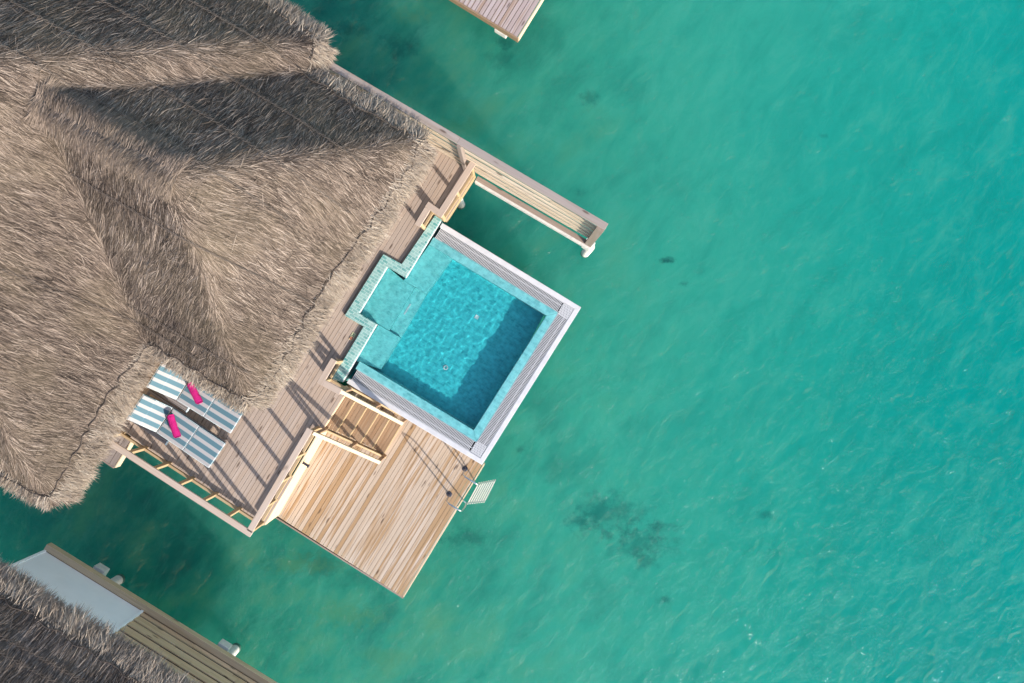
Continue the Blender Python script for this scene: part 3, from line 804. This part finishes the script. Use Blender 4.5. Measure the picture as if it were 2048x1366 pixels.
def grad(hf, x, y, e=.03):
    return (hf(x + e, y) - hf(x - e, y)) / (2 * e), (hf(x, y + e) - hf(x, y - e)) / (2 * e)
def visible(x, y, z, mg=240):
    u = x * F / (H - z) + 1024; v = 683 - y * F / (H - z)
    return (u > -mg) & (u < 2048 + mg) & (v > -mg) & (v < 1366 + mg)
def thatch(parent, hf, inf, bounds, n, name='thatch'):
    x0, x1, y0, y1 = bounds
    x = rng.uniform(x0, x1, n); y = rng.uniform(y0, y1, n)
    k = inf(x, y, .0); x, y = x[k], y[k]; z = hf(x, y) + lumps(x, y)
    k = visible(x, y, z); x, y, z = x[k], y[k], z[k]; n = len(x)
    gx, gy = grad(hf, x, y); s = np.sqrt(gx * gx + gy * gy) + 1e-6
    nrm = np.stack((-gx, -gy, np.ones(n)), 1); nrm /= np.linalg.norm(nrm, axis=1)[:, None]
    ds = np.stack((-gx / s, -gy / s, -s), 1); ds /= np.linalg.norm(ds, axis=1)[:, None]
    ac = np.cross(nrm, ds)
    sw = (noise2(x * .9 + 7, y * .9 + 3, 8) - .5) * .5 + (noise2(x * 5 + 7, y * 5 + 3, 9) - .5) * .3 + rng.normal(0, .17, n)
    stray = rng.random(n) < .018; sw = sw + stray * rng.normal(0, .7, n)
    d = ds * np.cos(sw)[:, None] + ac * np.sin(sw)[:, None]
    kind = rng.random(n); light = kind < .09; dark = (kind > .10) & (kind < .25); top = light | dark
    ln = rng.uniform(.16, .36, n); w = np.where(top, rng.uniform(.0045, .008, n), rng.uniform(.004, .0085, n))
    lift = rng.uniform(.0, .012, n) + stray * rng.uniform(.01, .05, n); cur = rng.normal(0, .008, n)
    clump = .5 * noise2(x * 7 + 11, y * 7, 21) + .5 * noise2(x * 1.3 + 11, y * 1.3, 22)
    tone = np.clip(np.where(light, rng.uniform(.56, .88, n), np.where(dark, rng.uniform(0, .10, n), rng.uniform(.2, .6, n))) + .32 * (clump - .5), 0, 1)
    drop = np.where(top, rng.uniform(.018, .032, n), rng.uniform(.0, .026, n))
    base = np.stack((x, y, z), 1) + nrm * drop[:, None] - d * (ln * .4)[:, None]
    return strand_mesh(name, M['thatch'], parent, base, d, nrm, ln, w, lift, tone, cur)

def fringe(parent, edges, hf, per_m=900, hang=.34):
    B = []; Dn = []; Nn = []
    for a, b, nout in edges:
        a = np.array(a[:2]); b = np.array(b[:2]); Lm = np.linalg.norm(b - a); n = int(Lm * per_m)
        t = rng.random(n); o = np.array(nout[:2]); o = o / np.linalg.norm(o)
        s_ = rng.uniform(-.10, .16, n)
        px = a[0] + (b[0] - a[0]) * t + o[0] * s_; py = a[1] + (b[1] - a[1]) * t + o[1] * s_
        z = np.where(s_ < 0, ZE - s_ * .8, ZE - s_ * .8) + rng.uniform(-.16, .03, n)
        al = (b - a) / Lm; sw = (noise2(px * 2 + 5, py * 2 + 9, 31) - .5) * 1.0 + rng.normal(0, .34, n)
        dz = -rng.uniform(.15, .7, n)
        dd = np.stack((o[0] * np.cos(sw) + al[0] * np.sin(sw), o[1] * np.cos(sw) + al[1] * np.sin(sw), dz), 1)
        dd /= np.linalg.norm(dd, axis=1)[:, None]
        nn = np.stack((o[0] * .6 * np.ones(n), o[1] * .6 * np.ones(n), np.ones(n) * .8), 1)
        nn = nn - dd * np.sum(nn * dd, 1)[:, None]; nn /= np.linalg.norm(nn, axis=1)[:, None]
        B.append(np.stack((px, py, z), 1)); Dn.append(dd); Nn.append(nn)
    B = np.concatenate(B); Dn = np.concatenate(Dn); Nn = np.concatenate(Nn); n = len(B)
    k = visible(B[:, 0], B[:, 1], B[:, 2]); B, Dn, Nn = B[k], Dn[k], Nn[k]; n = len(B)
    cl = noise2(B[:, 0] * 6, B[:, 1] * 6, 33)
    ln = hang * (.45 + .7 * cl * rng.random(n) + .45 * noise2(B[:, 0] * 13, B[:, 1] * 13, 35))
    tone = np.clip(rng.beta(2.2, 1.9, n) * .8 + .3 * (noise2(B[:, 0] * 5 + 3, B[:, 1] * 5, 34) - .4), 0, 1)
    return strand_mesh('eave_fringe', M['fringe'], parent, B, Dn, Nn, ln, rng.uniform(.006, .014, n), rng.normal(.01, .025, n), tone, rng.normal(0, .035, n))

def eave_rope(parent, pts, hf):  # dark net rope, its black also standing in for the shaded eave groove
    m = MB(); path = []
    for (a, b), (c, d_) in zip(pts, pts[1:]):
        p, q = E(a, b), E(c, d_); n = max(3, int((q - p).length / .07))
        tv = (q - p).normalized(); o = Vector((tv.y, -tv.x, 0))
        if inside_sign * o.dot(Vector((E(*pts[0]) + E(*pts[-1])) / 2 - c_in)) < 0: o = -o
        for i in range(n):
            f = i / n; c_ = p.lerp(q, f) + o * (-.035 * math.sin(math.pi * f) + .02 * math.sin(f * 7 + a))
            path.append((c_.x, c_.y, float(hf(np.array(c_.x), np.array(c_.y))) + .07 + .014 * math.sin(f * 9)))
    e = E(*pts[-1]); path.append((e.x, e.y, float(hf(np.array(e.x), np.array(e.y))) + .085))
    m.tube(path, .010, 6); return m.build('eave_rope', M['rope'], parent)
inside_sign = 1

def net_cord(parent, hf, inf, start, length_back, length_fwd):
    """a twisted pair of cords laid over the thatch along the wing's long axis"""
    m = MB(); p = start
    for ph in (0, math.pi):
        path = []; t = -length_back
        while t < length_fwd:
            am = .02 * (.5 + .8 * float(noise2(np.array(t * .9 + start.x * 3), np.array(start.y), 5)))
            dv = am * math.sin(t * 2 * math.pi / .24 + ph) + .05 * math.sin(t * .8)
            x = p.x + Uv.x * t + V.x * dv; y = p.y + Uv.y * t + V.y * dv
            if bool(inf(np.array(x), np.array(y), .02)):
                path.append((x, y, float(hf(np.array(x), np.array(y)) + lumps(np.array(x), np.array(y))) + .075))
            elif path: break
            t += .03
        if len(path) > 3: m.tube(path, .0048, 4)
    if m.v: return m.build('net_cord', M['wire'], parent)
def hit(u, v, hf):
    z = 6.0
    for _ in range(60):
        p = P(u, v, z); z = .5 * z + .5 * float(hf(np.array(p.x), np.array(p.y)))
    return P(u, v, z)

villa = thing('thatched_villa', 'main villa under a large grey thatched hip roof with a projecting wing', 'villa', P(150, 500, DK))
bnd = (-11.5, -1.0, -4.5, 8.3)
roof = roof_solid('roof', roof_h, roof_in, bnd, villa)
thatch(roof, roof_h, roof_in, bnd, 620000)
out_ = lambda ln: Vector((-ln.n[0], -ln.n[1], 0))
fringe(roof, [(E(590, 138), E(845, 283), out_(WN)), (E(845, 283), E(496, 806), out_(WE_)), 
              (E(620, 120), E(643, 82), out_(MSE)), (E(292, 682), E(105, 1000), out_(MSE)),
              (E(643, 82), E(643, 82) - Uv * 3.5, out_(MNE)), (E(100, 1003), E(100, 1003) - Uv * 2.5, out_(MSW))], roof_h, 2100, .25)
# ridge cap of the projecting wing: bundles bent over the ridge
def ridge_cap(parent, p, q, n):
    p = np.array(p[:2]); q = np.array(q[:2]); al = (q - p) / np.linalg.norm(q - p); ac = np.array((-al[1], al[0]))
    t = rng.random(n); sg = np.where(rng.random(n) < .5, -1.0, 1.0); wob = .05 * (noise2(t * 9, t * 0, 61) - .5)
    st = rng.uniform(-.05, .22, n)
    x = p[0] + (q[0] - p[0]) * t + ac[0] * (sg * st + wob); y = p[1] + (q[1] - p[1]) * t + ac[1] * (sg * st + wob)
    z = roof_h(x, y) + lumps(x, y); gx, gy = grad(roof_h, x, y)
    nr = np.stack((-gx, -gy, np.ones(n)), 1); nr /= np.linalg.norm(nr, axis=1)[:, None]
    sw = rng.normal(0, .16, n) + (noise2(t * 30, t * 0, 62) - .5) * .3
    d2 = ac[None, :] * (sg * np.cos(sw))[:, None] + al[None, :] * np.sin(sw)[:, None]
    d = np.stack((d2[:, 0], d2[:, 1], d2[:, 0] * gx + d2[:, 1] * gy), 1); d /= np.linalg.norm(d, axis=1)[:, None]
    base = np.stack((x, y, z), 1) + nr * rng.uniform(.03, .075, n)[:, None]
    return strand_mesh('ridge_cap', M['thatch'], parent, base, d, nr, rng.uniform(.12, .26, n), rng.uniform(.005, .011, n), rng.normal(.0, .012, n), np.clip(rng.beta(2, 2, n) * .7 + .12, 0, 1), rng.normal(0, .01, n))
ridge_cap(roof, hit(72, 196, roof_h), hit(352, 352, roof_h), 26000)
fringe(roof, [(E(304, 690), E(496, 806), out_(WS))], roof_h, 2100, .19)
for pts in ([(598, 140), (660, 178), (700, 203), (760, 237), (812, 262), (838, 272), (845, 285)],
            [(845, 285), (824, 330), (800, 372), (768, 415), (738, 460), (697, 510), (664, 560), (629, 612), (605, 655), (581, 703), (552, 748), (526, 790), (496, 806)],
            [(496, 806), (462, 786), (427, 764), (383, 736), (340, 712), (304, 690)],
            [(304, 690), (270, 728), (240, 770), (212, 812), (185, 860), (161, 902), (130, 955), (105, 998), (66, 985), (0, 950)],
            [(533, 8), (557, 23), (632, 70), (643, 88), (622, 122)]):
    eave_rope(roof, pts, roof_h)
for (a, b), l0, l1 in (((30, 105), 1, 4.2), ((150, 75), 2.2, 4.6), ((310, 62), 2.8, 4.0), ((515, 80), 2.8, .8), ((345, 465), 1.8, 3.0), ((310, 640), .5, 1.9), ((60, 560), 2, 2.6)):
    net_cord(roof, roof_h, roof_in, hit(a, b, roof_h), l0, l1)
# walls, floor and landing under the eaves
wu0, wv0 = uv(E(105, 1000)); wu1, wv1 = uv(E(643, 82)); u_e, v_e = uv(E(845, 283)); u_s, v_s = uv(E(496, 806))
m = MB()
um = min(wu0, wu1) - 1.2
def wallbox(u0, v0, u1, v1, z0, z1): m.prism([tuple(xy(a, b).to_tuple()[:2]) for a, b in ((u0, v0), (u1, v0), (u1, v1), (u0, v1))], z0, z1)
wallbox(um - 6.5, wv0 + 1.1, um - 6.35, wv1 - 1.0, DK, ZE - .1); wallbox(um - 6.4, wv0 + 1.1, um, wv0 + 1.22, DK, ZE - .05)
wallbox(um - .12, wv0 + 1.25, um, wv1 - 1.25, DK, ZE); wallbox(um - 6.4, wv1 - 1.22, um, wv1 - 1.1, DK, ZE - .05)
m.build('wall', M['cream'], villa)
vs_, ve_ = v_s + .9, v_e - .9
for v_ in (vs_, ve_ - .1):
    m = MB(); wallbox(um + .01, v_, u_s - 1.1, v_ + .1, DK, ZE); m.build('wing_wall', M['cream'], villa)
m = MB(); wallbox(u_s - 1.16, vs_ + .1, u_s - 1.12, ve_ - .1, DK + .02, ZE - .2); m.build('glass_door', M['glass'], villa)
lpz = [P(a, b, DK - .01) for a, b in ((228, 934), (263, 878), (62, 744), (27, 800))]
m = MB(); boards(m, lpz, DK - .01, .12); m.build('landing_boards', M['greywood'], villa)
a0, a1 = lpz[0], lpz[1]
m = MB(); m.beam(a0 + U * .02 - Z * .002, a1 + U * .02 - Z * .002, .03, .2); m.build('landing_fascia', M['cream'], villa, bevel=.003)
m = MB(); m.beam(lpz[3] - V * .02, lpz[0] - V * .02, .03, .18); m.build('landing_fascia', M['greywood'], villa, bevel=.003)
m = MB(); m.prism([tuple(p.to_tuple()[:2]) for p in (P(226, 928, DK), P(258, 877, DK), P(62, 748, DK), P(30, 798, DK))], DK - .25, DK - .045); m.build('landing_joists', M['stepwood'], villa)
for a, b in ((180, 890), (80, 800)): pile(villa, P(a, b, DK), DK - .25)
# interior floor behind the walls
m = MB(); wallbox(um - 6.5, wv0 + 1.0, um - .15, wv1 - 1.0, DK - .2, DK - .02); m.build('floor', M['greywood'], villa)

# ------------------------------------------------------------------ neighbouring villa, lower left
nbv = thing('thatched_villa', 'neighbouring villa at the lower left with thatch in shade over a white wall', 'villa', P(150, 1280, DK))
bnd2 = (-13.0, -4.2, -12.0, -3.0)
r2 = roof_solid('roof', nb_h, nb_in, bnd2, nbv, .12)
thatch(r2, nb_h, nb_in, bnd2, 360000)
na, nb_ = E(-160, 1083), E(420, 1446)
fringe(r2, [(na, nb_, out_(NB))], nb_h, 2100, .28)
inside_sign = 1
c_in = E(0, 1400)
eave_rope(r2, [(-40, 1165), (15, 1194), (70, 1226), (126, 1261), (176, 1293), (225.6, 1322), (270, 1352), (330, 1390)], nb_h)
for (a, b), l0, l1 in (((60, 1330), 2, 3), ((10, 1270), 2, 3)): net_cord(r2, nb_h, nb_in, hit(a, b, nb_h), l0, l1)
BZ = 1.8
w0, w1 = P(88, 1101, BZ), P(286, 1224, BZ); w2 = P(600, 1418, BZ)
dw = (w2 - w0).normalized(); nw = Vector((-dw.y, dw.x, 0))
if nw.y < 0: nw = -nw
flat = lambda p: Vector((p.x, p.y, 0))
w0, w1, w2 = flat(w0), flat(w0) + dw * (flat(w1) - flat(w0)).dot(dw), flat(w2)
HT = ZE - .1
m = MB(); m.prism([tuple(p.to_tuple()[:2]) for p in (w0, w1, w1 - nw * .1, w0 - nw * .1)], BZ, HT); wh = m.build('white_wall', M['whitewall'], nbv)
for c_ in (w0 + dw * .025, w1 - dw * .025):
    m = MB(); m.post(c_ + nw * .012, BZ, HT - .004, .05, .03, ax=dw); m.build('corner_trim', M['whitewall'], wh, bevel=.003)
m = MB(); k = 0; z = BZ
while z < HT - .05:
    a, b = w1 + dw * .004, w2
    cuts = [0] + sorted(rnd.uniform(.1, .8) for _ in range(2)) + [1]
    for f0, f1 in zip(cuts, cuts[1:]):
        pa, pb = a.lerp(b, f0), a.lerp(b, f1); jj = nw * (rnd.uniform(-.004, .004) - (.03 if k % 2 else 0))
        m.beam(pa + Z * (z + .128) - nw * .02 + jj, pb + Z * (z + .128) - nw * .02 - dw * .003 + jj, .026, .128)
    z += .14; k += 1
m.build('slat_wall', M['oldslat'], nbv, bevel=.003)
m = MB(); m.prism([tuple(p.to_tuple()[:2]) for p in (w1 + dw * .01 - nw * .06, w2 - nw * .06, w2 - nw * .09, w1 + dw * .01 - nw * .09)], BZ, HT); m.build('dark_slat_backing', M['thatchbase'], nbv)  # dark sheet behind the slats, standing in for shade in the gaps
m = MB(); m.beam(w0 + nw * .075 + Z * (BZ - .004) - dw * .02, w2 + nw * .075 + Z * (BZ - .004), .13, .16); m.build('base_plank', M['oldslat'], nbv, bevel=.004)
m = MB(); m.prism([tuple(p.to_tuple()[:2]) for p in (w0, w2, w2 - nw * 3, w0 - nw * 3)], BZ - .3, BZ - .01); m.build('floor', M['stepwood'], nbv)
for (a, b), (c_, d_) in (((240, 1158), (193, 1152)), ((472, 1296), (441, 1304))):
    pile(nbv, P(a, b, 0), BZ - .3, .11)
    cc = flat(P(c_, d_, BZ - .35)); cc = cc - nw * ((cc - w0).dot(nw) - .16)
    m = MB(); m.beam(cc + Z * (BZ - .25), cc - nw * 1.2 + Z * (BZ - .25), .26, .24); m.build('pile_cap', M['concrete'], nbv, bevel=.01)

# ------------------------------------------------------------------ neighbouring jetty at the top
jt = thing('swim_deck', 'neighbouring pinkish timber deck corner at the top edge of the view', 'deck', P(1000, 20, LD))
j0 = P(1035, 74, LD); jp = [j0, j0 + V * 3.2, j0 + V * 3.2 - U * 3.2, j0 - U * 3.2]
jp[0] = j0
m = MB(); boards(m, jp, LD, .1, .014, .03, 5.0); m.build('decking', M['jetty'], jt)
m = MB(); m.beam(j0 - V * .02 - Z * .004 + U * .035, j0 - U * 3.2 - V * .02 - Z * .004, .035, .2); m.build('fascia', M['stepwood'], jt, bevel=.004)
m = MB(); m.beam(j0 + U * .02 - Z * .004, j0 + V * 3.2 + U * .02 - Z * .004, .032, .2); m.build('fascia', M['cream'], jt, bevel=.004)
m = MB(); m.prism([tuple(p.to_tuple()[:2]) for p in (j0 - U * .05 + V * .05, j0 - U * .05 + V * 3, j0 - U * 3 + V * 3, j0 - U * 3 + V * .05)], LD - .2, LD - .04); m.build('joists', M['stepwood'], jt)
m = MB(); cc = j0 - U * .42 - V * .06; m.beam(cc + Z * (-.2), cc + V * 1.0 - Z * .2, .3, .16); m.build('pile_cap', M['concrete'], jt, bevel=.006)
pile(jt, flat(j0 - U * .4 + V * .35), LD - .36)
for k in (1.6, 2.8): pile(jt, flat(j0 - U * k + V * .35), LD - .2)

# ------------------------------------------------------------------ light, sky, camera
EL = math.radians(25.5); az = math.atan2(-.785, .62)
sd = Vector((math.cos(az) * math.cos(EL), math.sin(az) * math.cos(EL), math.sin(EL)))
sun = bpy.data.lights.new('Sun', 'SUN'); sun.energy = 3.25; sun.angle = math.radians(.53); sun.color = (1.0, .945, .875)
so = bpy.data.objects.new('Sun', sun); COL.objects.link(so); so.location = sd * 50
so.rotation_euler = sd.to_track_quat('Z', 'Y').to_euler()
w = bpy.data.worlds.new('World'); scene.world = w; w.use_nodes = True
nt = w.node_tree; bg = nt.nodes['Background']
sky = nt.nodes.new('ShaderNodeTexSky'); sky.sky_type = 'NISHITA'; sky.sun_disc = False
sky.sun_elevation = EL; sky.sun_rotation = math.pi / 2 - az
sky.air_density = 1.0; sky.dust_density = 1.0
nt.links.new(sky.outputs[0], bg.inputs['Color']); bg.inputs['Strength'].default_value = .15

MNEE = True
if MNEE:
    sun.cycles.is_caustics_light = True
    POOL_WATER.cycles.is_caustics_caster = True
    for o in pool.children:
        if o is not POOL_WATER: o.cycles.is_caustics_receiver = True

cam = bpy.data.cameras.new('Camera'); co = bpy.data.objects.new('Camera', cam); COL.objects.link(co)
cam.sensor_width = 36; cam.lens = F / 2048 * 36; cam.clip_end = 1000
co.location = (0, 0, H); co.rotation_euler = (0, 0, 0); scene.camera = co
scene.view_settings.view_transform = 'Standard'; scene.view_settings.look = 'None'
scene.view_settings.exposure = 1.1; scene.view_settings.gamma = 1
scene.render.engine = 'CYCLES'
cy = scene.cycles
cy.max_bounces = 8; cy.transparent_max_bounces = 8; cy.diffuse_bounces = 3; cy.glossy_bounces = 3; cy.transmission_bounces = 6
cy.use_denoising = True
try: cy.denoiser = 'OPENIMAGEDENOISE'
except Exception: pass
cy.sample_clamp_indirect = 6.0
